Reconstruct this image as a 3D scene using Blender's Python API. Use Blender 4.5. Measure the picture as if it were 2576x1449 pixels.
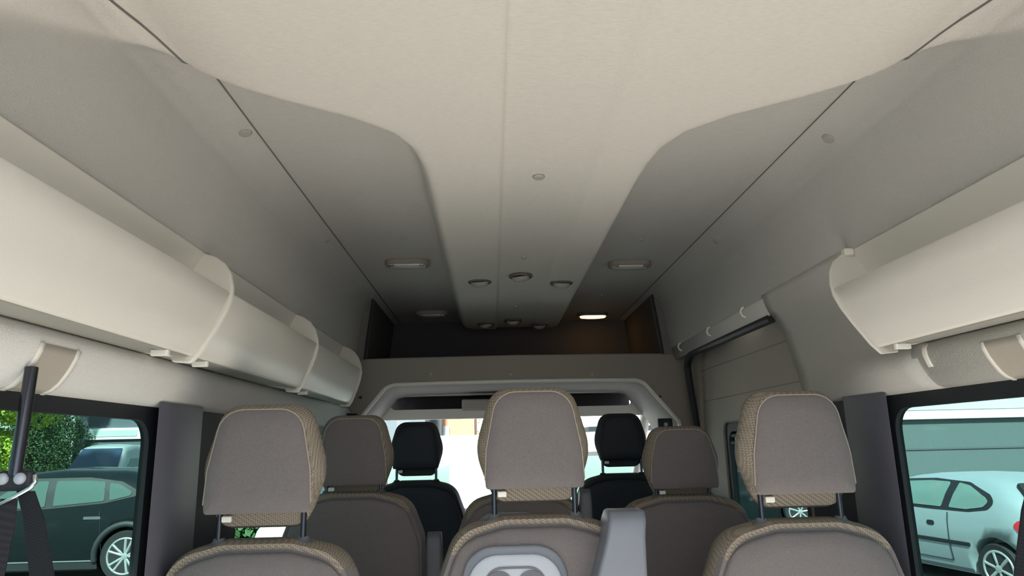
import bpy, bmesh, math, random
from mathutils import Vector, Matrix
PI = math.pi
random.seed(7)
for o in list(bpy.data.objects): bpy.data.objects.remove(o)
SC = bpy.context.scene
COL = SC.collection

# ------------------------------------------------------------------ camera
FPX = 1750.0
CAM = Vector((-.125, 0.0, 1.15))
_d = Vector((1238-1288, 724.5-1122, FPX)).normalized()          # where the van's long axis runs, in camera axes
_r = math.radians(0.9)
_z = Vector((-math.sin(_r), math.cos(_r), 0)); _z = (_z-_d*_z.dot(_d)).normalized()
_x = _d.cross(_z)
if _x[0] < 0: _x = -_x
AX = (_x, _d, _z)
c_right = Vector((_x[0], _d[0], _z[0])); c_up = Vector((_x[1], _d[1], _z[1])); c_fwd = Vector((_x[2], _d[2], _z[2]))
cam = bpy.data.cameras.new('camera'); cam_o = bpy.data.objects.new('camera', cam); COL.objects.link(cam_o)
m = Matrix.Identity(4)
for i in range(3):
    m[i][0] = c_right[i]; m[i][1] = c_up[i]; m[i][2] = -c_fwd[i]; m[i][3] = CAM[i]
cam_o.matrix_world = m
cam.sensor_width = 36; cam.lens = 36*FPX/2576; cam.clip_start = .02; cam.clip_end = 400
SC.camera = cam_o

# ------------------------------------------------------------------ world, sun, exposure
w = bpy.data.worlds.new('world'); SC.world = w; w.use_nodes = True
nt = w.node_tree; nt.nodes.clear()
out = nt.nodes.new('ShaderNodeOutputWorld'); bg = nt.nodes.new('ShaderNodeBackground')
tc = nt.nodes.new('ShaderNodeTexCoord'); sp = nt.nodes.new('ShaderNodeSeparateXYZ'); cr = nt.nodes.new('ShaderNodeValToRGB')
cr.color_ramp.elements[0].position = 0.0; cr.color_ramp.elements[0].color = (.95, .97, 1.0, 1)
cr.color_ramp.elements[1].position = 0.7; cr.color_ramp.elements[1].color = (.62, .76, 1.0, 1)
nt.links.new(tc.outputs['Generated'], sp.inputs[0]); nt.links.new(sp.outputs[2], cr.inputs[0])
nt.links.new(cr.outputs[0], bg.inputs[0]); nt.links.new(bg.outputs[0], out.inputs[0])
bg.inputs[1].default_value = .85
sun = bpy.data.lights.new('sun', 'SUN'); sun.energy = 9.0; sun.angle = math.radians(3); sun.color = (1, .965, .915)
sun_o = bpy.data.objects.new('sun', sun); COL.objects.link(sun_o)
sun_o.rotation_euler = (math.radians(46), 0, math.radians(-14))
SC.view_settings.view_transform = 'Standard'; SC.view_settings.look = 'None'
SC.view_settings.exposure = 1.58; SC.view_settings.gamma = 1.0; SC.view_settings.use_curve_mapping = False
SC.cycles.use_denoising = True
SC.cycles.max_bounces = 12; SC.cycles.diffuse_bounces = 8; SC.cycles.transparent_max_bounces = 24
SC.cycles.sample_clamp_indirect = 6

# ------------------------------------------------------------------ helpers
def lin(c):
    return tuple(((v/255)/12.92 if v/255 <= .04045 else ((v/255+.055)/1.055)**2.4) for v in c)

def at(u, v, ax, val):
    """point where the line of sight through photo pixel (u,v) meets the world plane ax=val"""
    c = Vector((u-1288, 724.5-v, FPX)); r = Vector((AX[0].dot(c), AX[1].dot(c), AX[2].dot(c)))
    i = 'xyz'.index(ax); return CAM + r*((val-CAM[i])/r[i])

def mat(name, col, rough=.6, metal=0, bump=None, bscale=200, noise=0, nscale=5, spec=.5, col2=None, sheen=0):
    M = bpy.data.materials.new(name); M.use_nodes = True
    n = M.node_tree; b = n.nodes['Principled BSDF']
    b.inputs['Base Color'].default_value = (*col, 1); b.inputs['Roughness'].default_value = rough
    b.inputs['Metallic'].default_value = metal; b.inputs['Specular IOR Level'].default_value = spec
    if sheen: b.inputs['Sheen Weight'].default_value = sheen
    t = n.nodes.new('ShaderNodeTexCoord')
    if noise or col2:
        nz = n.nodes.new('ShaderNodeTexNoise'); nz.inputs['Scale'].default_value = nscale; nz.inputs['Detail'].default_value = 4
        n.links.new(t.outputs['Object'], nz.inputs['Vector'])
        mx = n.nodes.new('ShaderNodeMix'); mx.data_type = 'RGBA'
        c2 = col2 or tuple(max(0, c*(1-noise)) for c in col)
        mx.inputs['A'].default_value = (*col, 1); mx.inputs['B'].default_value = (*c2, 1)
        rr = n.nodes.new('ShaderNodeMapRange'); rr.inputs[1].default_value = .35; rr.inputs[2].default_value = .65
        n.links.new(nz.outputs[0], rr.inputs[0]); n.links.new(rr.outputs[0], mx.inputs['Factor'])
        n.links.new(mx.outputs['Result'], b.inputs['Base Color'])
    if bump:
        nb = n.nodes.new('ShaderNodeTexNoise'); nb.inputs['Scale'].default_value = bscale; nb.inputs['Detail'].default_value = 2
        n.links.new(t.outputs['Object'], nb.inputs['Vector'])
        bp = n.nodes.new('ShaderNodeBump'); bp.inputs['Strength'].default_value = bump; bp.inputs['Distance'].default_value = .002
        n.links.new(nb.outputs[0], bp.inputs['Height']); n.links.new(bp.outputs[0], b.inputs['Normal'])
    return M

def weave(name, ca, cb, scale=230, rough=.85, bump=.5):
    """small diamond weave of two yarn colours"""
    M = bpy.data.materials.new(name); M.use_nodes = True
    n = M.node_tree; b = n.nodes['Principled BSDF']; b.inputs['Roughness'].default_value = rough
    b.inputs['Specular IOR Level'].default_value = .2
    t = n.nodes.new('ShaderNodeTexCoord'); mp = n.nodes.new('ShaderNodeMapping')
    mp.inputs['Rotation'].default_value = (math.radians(45), math.radians(35), math.radians(45))
    ck = n.nodes.new('ShaderNodeTexChecker'); ck.inputs['Scale'].default_value = scale
    ck.inputs['Color1'].default_value = (*ca, 1); ck.inputs['Color2'].default_value = (*cb, 1)
    n.links.new(t.outputs['Object'], mp.inputs[0]); n.links.new(mp.outputs[0], ck.inputs['Vector'])
    n.links.new(ck.outputs[0], b.inputs['Base Color'])
    bp = n.nodes.new('ShaderNodeBump'); bp.inputs['Strength'].default_value = bump; bp.inputs['Distance'].default_value = .0015
    n.links.new(ck.outputs[1], bp.inputs['Height']); n.links.new(bp.outputs[0], b.inputs['Normal'])
    return M

def glass(name, tint, refl=.5):
    """thin pane: tinted straight-through light plus a clear surface reflection"""
    M = bpy.data.materials.new(name); M.use_nodes = True
    n = M.node_tree; n.nodes.clear()
    o = n.nodes.new('ShaderNodeOutputMaterial'); tr = n.nodes.new('ShaderNodeBsdfTransparent'); gl = n.nodes.new('ShaderNodeBsdfGlossy')
    tr.inputs[0].default_value = (*tint, 1); gl.inputs['Roughness'].default_value = .02
    fr = n.nodes.new('ShaderNodeFresnel'); fr.inputs[0].default_value = 1.45
    ml = n.nodes.new('ShaderNodeMath'); ml.operation = 'MULTIPLY'; ml.inputs[1].default_value = refl
    mx = n.nodes.new('ShaderNodeMixShader')
    n.links.new(fr.outputs[0], ml.inputs[0]); n.links.new(ml.outputs[0], mx.inputs[0])
    n.links.new(tr.outputs[0], mx.inputs[1]); n.links.new(gl.outputs[0], mx.inputs[2]); n.links.new(mx.outputs[0], o.inputs[0])
    return M

def emit(name, col, s):
    M = bpy.data.materials.new(name); M.use_nodes = True
    b = M.node_tree.nodes['Principled BSDF']; b.inputs['Base Color'].default_value = (*col, 1)
    b.inputs['Emission Color'].default_value = (*col, 1); b.inputs['Emission Strength'].default_value = s
    return M

def obj(name, verts, faces, M, parent=None, smooth=False, mats=None, fmat=None, normals=True, angle=None):
    me = bpy.data.meshes.new(name)
    bm = bmesh.new(); vs = [bm.verts.new(v) for v in verts]
    for k, f in enumerate(faces):
        try:
            fc = bm.faces.new([vs[i] for i in f])
            if fmat: fc.material_index = fmat[k]
        except ValueError: pass
    if normals: bmesh.ops.recalc_face_normals(bm, faces=bm.faces)
    if smooth:
        for f in bm.faces: f.smooth = True
        if angle is not None:
            for e in bm.edges:
                if len(e.link_faces) == 2 and e.calc_face_angle(0) > math.radians(angle): e.smooth = False
    bm.to_mesh(me); bm.free()
    o = bpy.data.objects.new(name, me); COL.objects.link(o)
    for q in (mats or [M]): me.materials.append(q)
    if parent: o.parent = parent
    return o

def tag(o, label=None, cat=None, group=None, kind=None):
    if label: o['label'] = label
    if cat: o['category'] = cat
    if group: o['group'] = group
    if kind: o['kind'] = kind
    return o

def empty(name, loc=(0, 0, 0), rz=0):
    o = bpy.data.objects.new(name, None); o.empty_display_size = .1; COL.objects.link(o)
    o.location = loc; o.rotation_euler = (0, 0, rz); return o

def copy_tree(o, parent=None):
    c = o.copy(); COL.objects.link(c); c.parent = parent
    for ch in [q for q in bpy.data.objects if q.parent == o]: copy_tree(ch, c)
    return c

def bevel(o, w, seg=3, ang=30):
    b = o.modifiers.new('bevel', 'BEVEL'); b.width = w; b.segments = seg; b.limit_method = 'ANGLE'; b.angle_limit = math.radians(ang)
    for p in o.data.polygons: p.use_smooth = True
    b.harden_normals = True
    return o

def box(name, a, b, M, parent=None, bev=0, seg=3):
    x0, y0, z0 = a; x1, y1, z1 = b
    v = [(x0, y0, z0), (x1, y0, z0), (x1, y1, z0), (x0, y1, z0), (x0, y0, z1), (x1, y0, z1), (x1, y1, z1), (x0, y1, z1)]
    f = [(0, 3, 2, 1), (4, 5, 6, 7), (0, 1, 5, 4), (1, 2, 6, 5), (2, 3, 7, 6), (3, 0, 4, 7)]
    o = obj(name, v, f, M, parent)
    return bevel(o, bev, seg) if bev else o

def prism(name, poly, axis, a, b, M, parent=None, bev=0, smooth=False, angle=35):
    """poly of 2-D points extruded along axis from a to b.  axis x: (y,z); y: (x,z); z: (x,y)"""
    def P(p, t):
        return {'x': (t, p[0], p[1]), 'y': (p[0], t, p[1]), 'z': (p[0], p[1], t)}[axis]
    n = len(poly); v = [P(p, a) for p in poly]+[P(p, b) for p in poly]
    f = [tuple(range(n)), tuple(range(2*n-1, n-1, -1))]+[(i, (i+1) % n, n+(i+1) % n, n+i) for i in range(n)]
    o = obj(name, v, f, M, parent, smooth=smooth, angle=angle)
    return bevel(o, bev) if bev else o

def loft(name, rings, M, parent=None, smooth=True, caps=True, mats=None, fm=None, angle=50, closed=True):
    n = len(rings[0]); v = [p for r in rings for p in r]; f = []; fmat = []
    for k in range(len(rings)-1):
        for i in range(n if closed else n-1):
            a, b = k*n+i, k*n+(i+1) % n
            f.append((a, b, b+n, a+n)); fmat.append(fm(v[a]) if fm else 0)
    if caps:
        f.append(tuple(range(n))); fmat.append(fm(v[0]) if fm else 0)
        f.append(tuple(range(len(v)-n, len(v)))); fmat.append(fm(v[-1]) if fm else 0)
    return obj(name, v, f, M, parent, smooth, mats, fmat, angle=angle)

def tube(name, pts, r, M, parent=None, n=10, closed=False):
    pts = [Vector(p) for p in pts]; rings = []
    N = len(pts); up = None
    for i, p in enumerate(pts):
        a = pts[i-1] if (i or closed) else p; b = pts[(i+1) % N] if (i < N-1 or closed) else p
        t = (b-a).normalized()
        if up is None: up = t.orthogonal().normalized()
        up = (up-t*up.dot(t)).normalized(); s = t.cross(up)
        rr = r[i] if isinstance(r, (list, tuple)) else r
        rings.append([p+(up*math.cos(q*2*PI/n)+s*math.sin(q*2*PI/n))*rr for q in range(n)])
    if closed: rings.append(rings[0]); return loft(name, rings, M, parent, caps=False)
    return loft(name, rings, M, parent)

def lathe(name, prof, M, parent=None, n=24, loc=(0, 0, 0), axis='z', angle=40, sx=1):
    rings = []
    for r, h in prof:
        ring = []
        for i in range(n):
            c, s = math.cos(i*2*PI/n)*r*sx, math.sin(i*2*PI/n)*r
            p = {'z': (c, s, h), 'y': (c, h, s), 'x': (h, c, s)}[axis]
            ring.append((p[0]+loc[0], p[1]+loc[1], p[2]+loc[2]))
        rings.append(ring)
    return loft(name, rings, M, parent, angle=angle)

def rpoly(corners, radii, k=6):
    """closed polygon with rounded corners; same count whatever the radii"""
    out = []; n = len(corners)
    for i in range(n):
        p = Vector(corners[i]); a = (Vector(corners[i-1])-p); b = (Vector(corners[(i+1) % n])-p)
        r = radii[i] if isinstance(radii, (list, tuple)) else radii
        la, lb = a.length, b.length; a.normalize(); b.normalize()
        ang = a.angle(b); d = min(r/math.tan(ang/2), la*.499, lb*.499); rr = d*math.tan(ang/2)
        c = p+(a+b).normalized()*(rr/math.sin(ang/2))
        s, e = p+a*d-c, p+b*d-c
        t = s.angle(e) if s.length > 1e-6 else 0
        for j in range(k+1):
            q = j/k
            if t > 1e-5: w = (s*math.sin((1-q)*t)+e*math.sin(q*t))/math.sin(t)
            else: w = s
            out.append((c[0]+w[0], c[1]+w[1]))
    return out

def plate_with_hole(name, outer, inner, axis, a, b, M, parent=None, bev=0):
    """frame between two rings of equal point count"""
    def P(p, t): return {'x': (t, p[0], p[1]), 'y': (p[0], t, p[1]), 'z': (p[0], p[1], t)}[axis]
    n = len(outer); v = [P(p, a) for p in outer]+[P(p, a) for p in inner]+[P(p, b) for p in outer]+[P(p, b) for p in inner]
    f = []
    for i in range(n):
        j = (i+1) % n
        f += [(i, j, n+j, n+i), (2*n+i, 2*n+j, 3*n+j, 3*n+i), (i, j, 2*n+j, 2*n+i), (n+i, n+j, 3*n+j, 3*n+i)]
    return obj(name, v, f, M, parent, smooth=True, angle=35)

def grid_skin(name, rows, M, parent=None, thick=.012, angle=60, offset=1):
    """open surface from rows of points, thickened away from the cabin"""
    n = len(rows[0]); v = [p for r in rows for p in r]
    f = [(k*n+i, k*n+i+1, (k+1)*n+i+1, (k+1)*n+i) for k in range(len(rows)-1) for i in range(n-1)]
    o = obj(name, v, f, M, parent, smooth=True, normals=False, angle=angle)
    s = o.modifiers.new('solid', 'SOLIDIFY'); s.thickness = thick; s.offset = offset
    return o

# ------------------------------------------------------------------ materials
def headliner_mat(name, col):
    M = mat(name, col, .95, bump=.6, bscale=420, spec=.15)
    n = M.node_tree; b = n.nodes['Principled BSDF']; t = n.nodes.new('ShaderNodeTexCoord')
    mp = n.nodes.new('ShaderNodeMapping'); mp.inputs['Scale'].default_value = (60, 420, 420)   # fine cross-wise knit
    nz = n.nodes.new('ShaderNodeTexNoise'); nz.inputs['Scale'].default_value = 1; nz.inputs['Detail'].default_value = 2
    mx = n.nodes.new('ShaderNodeMix'); mx.data_type = 'RGBA'
    mx.inputs['A'].default_value = (*[c*.88 for c in col], 1); mx.inputs['B'].default_value = (*[min(1, c*1.1) for c in col], 1)
    n.links.new(t.outputs['Object'], mp.inputs[0]); n.links.new(mp.outputs[0], nz.inputs['Vector'])
    n.links.new(nz.outputs[0], mx.inputs['Factor']); n.links.new(mx.outputs['Result'], b.inputs['Base Color'])
    return M
m_liner = headliner_mat('headliner_knit', (.65, .62, .565))
m_grey_liner = headliner_mat('grey_headliner_fabric', (.45, .43, .395))
m_wallfab = headliner_mat('wall_fabric', (.63, .615, .585))
m_side = headliner_mat('side_fabric', (.53, .515, .48))
m_cream = mat('cream_plastic', (.73, .705, .64), .42, bump=.15, bscale=600)
m_creamlight = mat('light_cream_plastic', (.80, .77, .69), .4)
m_beige = mat('beige_plastic', (.43, .39, .33), .6, bump=.2, bscale=500)
m_taupe_trim = mat('taupe_trim', (.30, .265, .225), .7, bump=.2, bscale=500)
m_shelf = mat('dark_shelf_felt', (.085, .078, .082), .95)
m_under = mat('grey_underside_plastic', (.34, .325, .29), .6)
m_black = mat('black_rubber', (.012, .014, .018), .6)
m_pillar = mat('charcoal_pillar_plastic', (.10, .10, .125), .5, bump=.2, bscale=500)
m_darktrim = mat('dark_trim', (.02, .022, .03), .6)
m_ventring = mat('vent_ring_brown_grey', (.13, .12, .10), .6)
m_cheek = mat('cheek_trim', (.19, .175, .155), .8)
m_seat = mat('taupe_seat_fabric', (.195, .175, .172), .95, bump=.9, bscale=700, noise=.16, nscale=420, spec=.15, sheen=.15)
m_weave = weave('tan_woven_fabric', (.31, .265, .205), (.17, .145, .12))
m_piping = mat('pale_piping', (.34, .30, .24), .9)
m_cab = mat('navy_black_seat_vinyl', (.014, .017, .025), .65, bump=.3, bscale=500)
m_cabside = mat('dark_seat_side', (.035, .037, .038), .8)
m_grey = mat('grey_plastic', (.17, .185, .215), .35, bump=.12, bscale=600)
m_greylight = mat('light_grey_plastic', (.42, .45, .50), .4)
m_greydark = mat('dark_grey_plastic', (.10, .105, .12), .5)
m_steel = mat('black_chrome_rod', (.07, .075, .09), .22, metal=.85)
m_chrome = mat('chrome', (.7, .7, .7), .15, metal=1)
m_strap = weave('black_seat_belt_webbing', (.012, .012, .016), (.03, .028, .034), 500, .6, .3)
m_floor = mat('grey_vinyl_floor', (.42, .40, .37), .5, noise=.2, nscale=30)
m_tint = glass('privacy_glass', (.435, .56, .53), .05)
m_clear = glass('windscreen_glass', (.95, .99, .97), .3)
m_asphalt = mat('asphalt', (.12, .12, .12), .9, noise=.25, nscale=8, bump=.5, bscale=60)
m_bodywhite = mat('white_body_paint', (.75, .76, .77), .3)
m_tyre = mat('tyre_rubber', (.018, .018, .02), .8)
m_alloy = mat('silver_alloy', (.62, .64, .66), .3, metal=.7)
m_red = mat('red_lamp_lens', (.55, .02, .03), .2)
m_winddark = mat('car_window_dark', (.02, .035, .035), .08, spec=.8)
m_plug = mat('trim_plug', (.36, .34, .30), .6)

# ------------------------------------------------------------------ van shell
# inner profile of the upper side (x measured on the right side, mirrored for the left)
PROF = [(.70, 1.93), (.735, 1.922), (.765, 1.902), (.785, 1.868), (.795, 1.82), (.805, 1.75), (.813, 1.68), (.822, 1.628)]
def arc_pts():
    pts = [(0., 0., 1.93)]
    xs = sorted(set([round(i*.0125, 4) for i in range(57)]+[.692, .695, .6965, .698, .700, .702, .7035, .705, .708]))
    xs = [x for x in xs if x <= .70]
    pts = [(x, x, 1.93) for x in xs]
    s = .70; px, pz = .70, 1.93
    for i in range(1, len(PROF)):
        x, z = PROF[i]; L = math.hypot(x-px, z-pz); k = max(2, int(L/.008))
        for j in range(1, k+1): pts.append((s+L*j/k, px+(x-px)*j/k, pz+(z-pz)*j/k))
        s += L; px, pz = x, z
    return pts
ARC = arc_pts()
def prof_hit(u, v):
    """(arc length, y) where the line of sight meets the inner roof profile"""
    a = at(u, v, 'y', 1.0)-CAM; best = None; side = 1 if a.x > 0 else -1
    for i in range(len(ARC)-1):
        (s0, x0, z0), (s1, x1, z1) = ARC[i], ARC[i+1]; x0 *= side; x1 *= side
        # solve CAM+t*a lies on segment in xz
        dx, dz = x1-x0, z1-z0; den = a.x*dz-a.z*dx
        if abs(den) < 1e-9: continue
        t = ((x0-CAM.x)*dz-(z0-CAM.z)*dx)/den
        k = ((CAM.x+t*a.x-x0)*dx+(CAM.z+t*a.z-z0)*dz)/(dx*dx+dz*dz)
        if t > 0 and -.001 <= k <= 1.001: best = (s0+(s1-s0)*k, CAM.y+t*a.y); break
    return best
# outline of the lower rear panel and its narrow tongue, as (arc length, y), front to rear
OUT2 = [(.300, 4.235), (.300, 1.80), (.306, 1.68), (.325, 1.58), (.365, 1.50), (.44, 1.43), (.57, 1.345), (.70, 1.245), (.80, 1.10), (.875, .975), (.93, .87), (1.0, .75), (1.06, .6)]
GRV = [(.70, 4.42), (.70, 1.31), (.710, 1.20), (.726, 1.12), (.748, 1.04), (.765, .97), (.775, .85), (.78, .5), (.78, .2)]
def seg_dist(p, poly):
    d = 9; 
    for i in range(len(poly)-1):
        ax, ay = poly[i]; bx, by = poly[i+1]; dx, dy = bx-ax, by-ay
        t = max(0, min(1, ((p[0]-ax)*dx+(p[1]-ay)*dy)/(dx*dx+dy*dy)))
        d = min(d, math.hypot(p[0]-ax-t*dx, p[1]-ay-t*dy))
    return d
def half_w(y):
    for i in range(len(OUT2)-1):
        (s0, y0), (s1, y1) = OUT2[i], OUT2[i+1]
        if y1 <= y <= y0: return s0+(s1-s0)*(y0-y)/(y0-y1)
    return 0 if y > 4.235 else 2.
def sstep(a, b, x):
    t = max(0, min(1, (x-a)/(b-a))); return t*t*(3-2*t)
def relief(side, s, y):
    sd = seg_dist((s, y), OUT2)*(1 if s < half_w(y) else -1)
    if y > 4.0: # rounded nose of the tongue
        hw = .30; r = .14; cy = 4.235-r; qx = max(0, s-(hw-r)); qy = max(0, y-cy); sd = min(.15, r-math.hypot(qx, qy)) if (qx > 0 or qy > 0) else .15
        if s > hw-r and qy <= 0: sd = hw-s
    wd = .028 if y > 1.75 else .028+.03*sstep(1.75, 1.4, y)
    h = .085*sstep(-wd, wd, sd)
    h = min(.085-.035*sstep(.55, .8, s), max(0, h))
    # shallow middle channel of the tongue: a shadow step on the left, a slanted ridge on the right
    if s < .25:
        x = s*side; xl = -.085; xr0, xr1 = .128, .16
        if xl < x < xr0: h -= .011
        elif xl-.008 <= x <= xl: h -= .011*(x-(xl-.008))/.008
        elif xr0 <= x < xr1: h -= .011*(xr1-x)/(xr1-xr0)
    return h
def panel_share(s, y):
    sd = seg_dist((s, y), OUT2)*(1 if s < half_w(y) else -1)
    if y > 4.235: sd = -.1
    return sstep(-.02, .02, sd-.0)
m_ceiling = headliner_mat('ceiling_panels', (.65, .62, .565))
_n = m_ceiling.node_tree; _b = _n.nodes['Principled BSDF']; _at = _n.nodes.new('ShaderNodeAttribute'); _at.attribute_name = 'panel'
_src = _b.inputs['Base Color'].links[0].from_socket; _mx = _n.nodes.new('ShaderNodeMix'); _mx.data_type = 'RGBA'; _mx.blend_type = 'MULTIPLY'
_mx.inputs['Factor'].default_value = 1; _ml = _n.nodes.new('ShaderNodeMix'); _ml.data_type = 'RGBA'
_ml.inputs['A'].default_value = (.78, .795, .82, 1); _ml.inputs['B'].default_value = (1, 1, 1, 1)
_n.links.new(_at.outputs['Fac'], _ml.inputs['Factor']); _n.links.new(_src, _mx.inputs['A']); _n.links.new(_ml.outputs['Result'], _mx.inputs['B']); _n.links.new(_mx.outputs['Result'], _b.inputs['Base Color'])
m_seam = mat('panel_seam_dark', (.15, .145, .13), .9)
def build_ceiling():
    ys = []
    y = .02
    while y < 4.42: ys.append(y); y += .012 if y < 1.9 else (.04 if y < 3.9 else .02)
    ys.append(4.42)
    left = [(-1, s, x, z) for s, x, z in reversed(ARC) if s > 0]; right = [(1, s, x, z) for s, x, z in ARC]
    extra = [-.077, -.085, -.093, .12, .128, .136, .144, .152, .16, .168]
    cols = left+right
    cols += [(1 if e > 0 else -1, abs(e), abs(e), 1.93) for e in extra]
    cols = sorted(cols, key=lambda c: c[0]*c[1])
    # inward normals
    P = [(c[0]*c[2], c[3]) for c in cols]; N = []
    for i in range(len(P)):
        a = P[max(0, i-1)]; b = P[min(len(P)-1, i+1)]; tx, tz = b[0]-a[0], b[1]-a[1]; L = math.hypot(tx, tz) or 1
        k = sstep(.60, .98, cols[i][1]); d_ = (tz/L if abs(tz) > 1e-6 else 0)
        nx_, nz_ = (-cols[i][0]*.985*k, -1+k*(1-.17)); L2 = math.hypot(nx_, nz_); N.append((nx_/L2, nz_/L2))
    rows = []
    for y in ys:
        row = []
        for c, p, nn in zip(cols, P, N):
            h = relief(c[0], c[1], y); row.append((p[0]+nn[0]*h, y, p[1]+nn[1]*h))
        rows.append(row)
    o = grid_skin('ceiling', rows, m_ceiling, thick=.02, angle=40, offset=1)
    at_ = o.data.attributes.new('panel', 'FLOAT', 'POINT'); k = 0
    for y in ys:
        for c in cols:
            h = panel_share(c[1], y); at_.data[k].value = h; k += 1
    # dark seams between the ceiling panels, following their edges
    for sd_ in (-1, 1):
        pts = []
        for i in range(len(GRV)-1):
            (s0, y0), (s1, y1) = GRV[i], GRV[i+1]; n_ = max(2, int(math.hypot(s1-s0, y1-y0)/(.012 if y0 < 1.4 else .05)))
            for j in range(n_+(i == len(GRV)-2)):
                t = j/n_; s_, y_ = s0+(s1-s0)*t, y0+(y1-y0)*t
                for q in range(len(ARC)-1):
                    if ARC[q][0] <= s_ <= ARC[q+1][0]: break
                a, b = ARC[q], ARC[q+1]; u_ = (s_-a[0])/(b[0]-a[0]); x_, z_ = a[1]+(b[1]-a[1])*u_, a[2]+(b[2]-a[2])*u_
                tx, tz = b[1]-a[1], b[2]-a[2]; L = math.hypot(tx, tz); h = relief(sd_, s_, y_)
                k_ = sstep(.60, .98, s_); nx_, nz_ = -.985*k_, -1+k_*.83; L2 = math.hypot(nx_, nz_); h += .001
                pts.append((sd_*(x_+nx_/L2*h), y_, z_+nz_/L2*h))
        tube('panel_seam', pts, .0021, m_seam, o, 6)
    return tag(o, kind='structure')
ceiling = build_ceiling()

# push-in trim plugs on the ceiling, each a part of it
def plug(u, v, z, r=.013):
    p = at(u, v, 'z', z)
    lathe('trim_plug', [(r, .004), (r*1.05, -.001), (r*.85, -.005), (r*.3, -.0065)], m_plug, ceiling, 16, (p.x, p.y, p.z))
for u, v, z, r in [(1355, 445, 1.853, .016), (1318, 648, 1.853, .010), (1297, 771, 1.853, .010), (1015, 598, 1.93, .010), (1613, 602, 1.93, .010), (1073, 742, 1.93, .010), (1515, 742, 1.93, .010)]:
    plug(u, v, z, r)
def side_plug(u, v, r):
    s, y = prof_hit(u, v); side = -1 if u < 1238 else 1
    for i in range(len(ARC)-1):
        if ARC[i][0] <= s <= ARC[i+1][0]:
            a, b = ARC[i], ARC[i+1]; break
    x, z = a[1], a[2]; t = Vector((b[1]-a[1], 0, b[2]-a[2])).normalized(); nn = Vector((t.z, 0, -t.x))
    o = lathe('trim_plug', [(r, -.003), (r*1.05, .001), (r*.85, .005), (r*.3, .0065)], m_plug, ceiling, 16)
    nn = Vector((nn.x*side, 0, nn.z)); o.location = (side*x, y, z)
    o.rotation_euler = Vector((0, 0, 1)).rotation_difference(nn).to_euler()
for u, v, r in [(612, 335, .016), (2087, 350, .016), (822, 605, .011), (1802, 607, .011), (932, 747, .011), (1652, 747, .011)]: side_plug(u, v, r)

# outer body skin (roof and cant rails), keeps daylight out
def skin(name, path, y0, y1, M, thick=.03, offset=-1):
    o = grid_skin(name, [[(x, y, z) for x, z in path] for y in (y0, y1)], M, thick=thick, offset=offset); return tag(o, kind='structure')
outer = [(-1.0, 1.24), (-.985, 1.5), (-.95, 1.8), (-.88, 1.97), (-.75, 2.03), (0, 2.06), (.75, 2.03), (.88, 1.97), (.95, 1.8), (.985, 1.5), (1.0, 1.24)]
skin('roof', outer, 0.0, 4.5, m_bodywhite)
# padded cant rail profile, from the rack's lower edge round to the window head
RAIL = [(.858, 1.360), (.843, 1.350), (.836, 1.339), (.836, 1.326), (.840, 1.312), (.846, 1.298), (.854, 1.284), (.863, 1.271), (.874, 1.261), (.888, 1.255), (.93, 1.253)]
def rail(side, y0, y1, name):
    rows = [[(side*x, y, z) for x, z in RAIL] for y in (y0, y1)]
    o = grid_skin(name, rows, m_wallfab, thick=.01, offset=-1 if side < 0 else 1, angle=80)
    return o
wl = empty('wall_left'); tag(wl, kind='structure'); wr = empty('wall_right'); tag(wr, kind='structure')
o = rail(-1, .02, 3.60, 'padded_rail'); o.parent = wl
o = rail(1, .02, 1.56, 'padded_rail'); o.parent = wr
# wall behind the racks, left full length
def side_skin(side, path, y0, y1, parent, M, name='upper_panel'):
    rows = [[(side*x, y, z) for x, z in path] for y in (y0, y1)]
    o = grid_skin(name, rows, M, thick=.012, offset=-1 if side < 0 else 1, angle=30); o.parent = parent; return o
side_skin(-1, [(.845, 1.66), (.868, 1.50), (.885, 1.35), (.91, 1.33)], .02, 3.60, wl, m_wallfab)
side_skin(1, [(.845, 1.66), (.868, 1.50), (.885, 1.35), (.91, 1.33)], .02, 1.66, wr, m_wallfab)
# right wall column between the rack and the sliding door: fabric, its front edge cut on a curve
rows = []
for z, x in [(1.64, .819), (1.62, .824), (1.60, .829), (1.58, .838), (1.56, .853), (1.53, .870), (1.50, .878), (1.45, .879), (1.42, .879), (1.39, .876), (1.37, .868), (1.354, .854), (1.343, .844), (1.329, .838), (1.314, .836), (1.299, .840), (1.284, .848), (1.270, .859), (1.260, .872), (1.255, .888), (1.253, .92)]:
    k = (1.58-z)/.32; yf = 2.345-.02*max(0, k)-.13*max(0, k)**1.6 if z < 1.58 else 2.345
    y_a = 1.54+.75*max(0, z-1.345); xo = {1.42: .879, 1.39: .879, 1.37: .879, 1.354: .879, 1.343: .878, 1.329: .877, 1.314: .875, 1.299: .873, 1.284: .872, 1.270: .873}.get(z, x)
    rows.append([(x+(xo-x)*sstep(.25, 1, j/10), y_a+(yf-y_a)*j/10, z) for j in range(11)])
o = grid_skin('column_panel', rows, m_side, thick=.02, offset=-1, angle=80); o.parent = wr
# above the sliding door
side_skin(1, [(.8205, 1.64), (.823, 1.62), (.8265, 1.60), (.831, 1.580), (.834, 1.572), (.840, 1.567)], 2.34, 3.62, wr, m_side, 'door_header')
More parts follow.
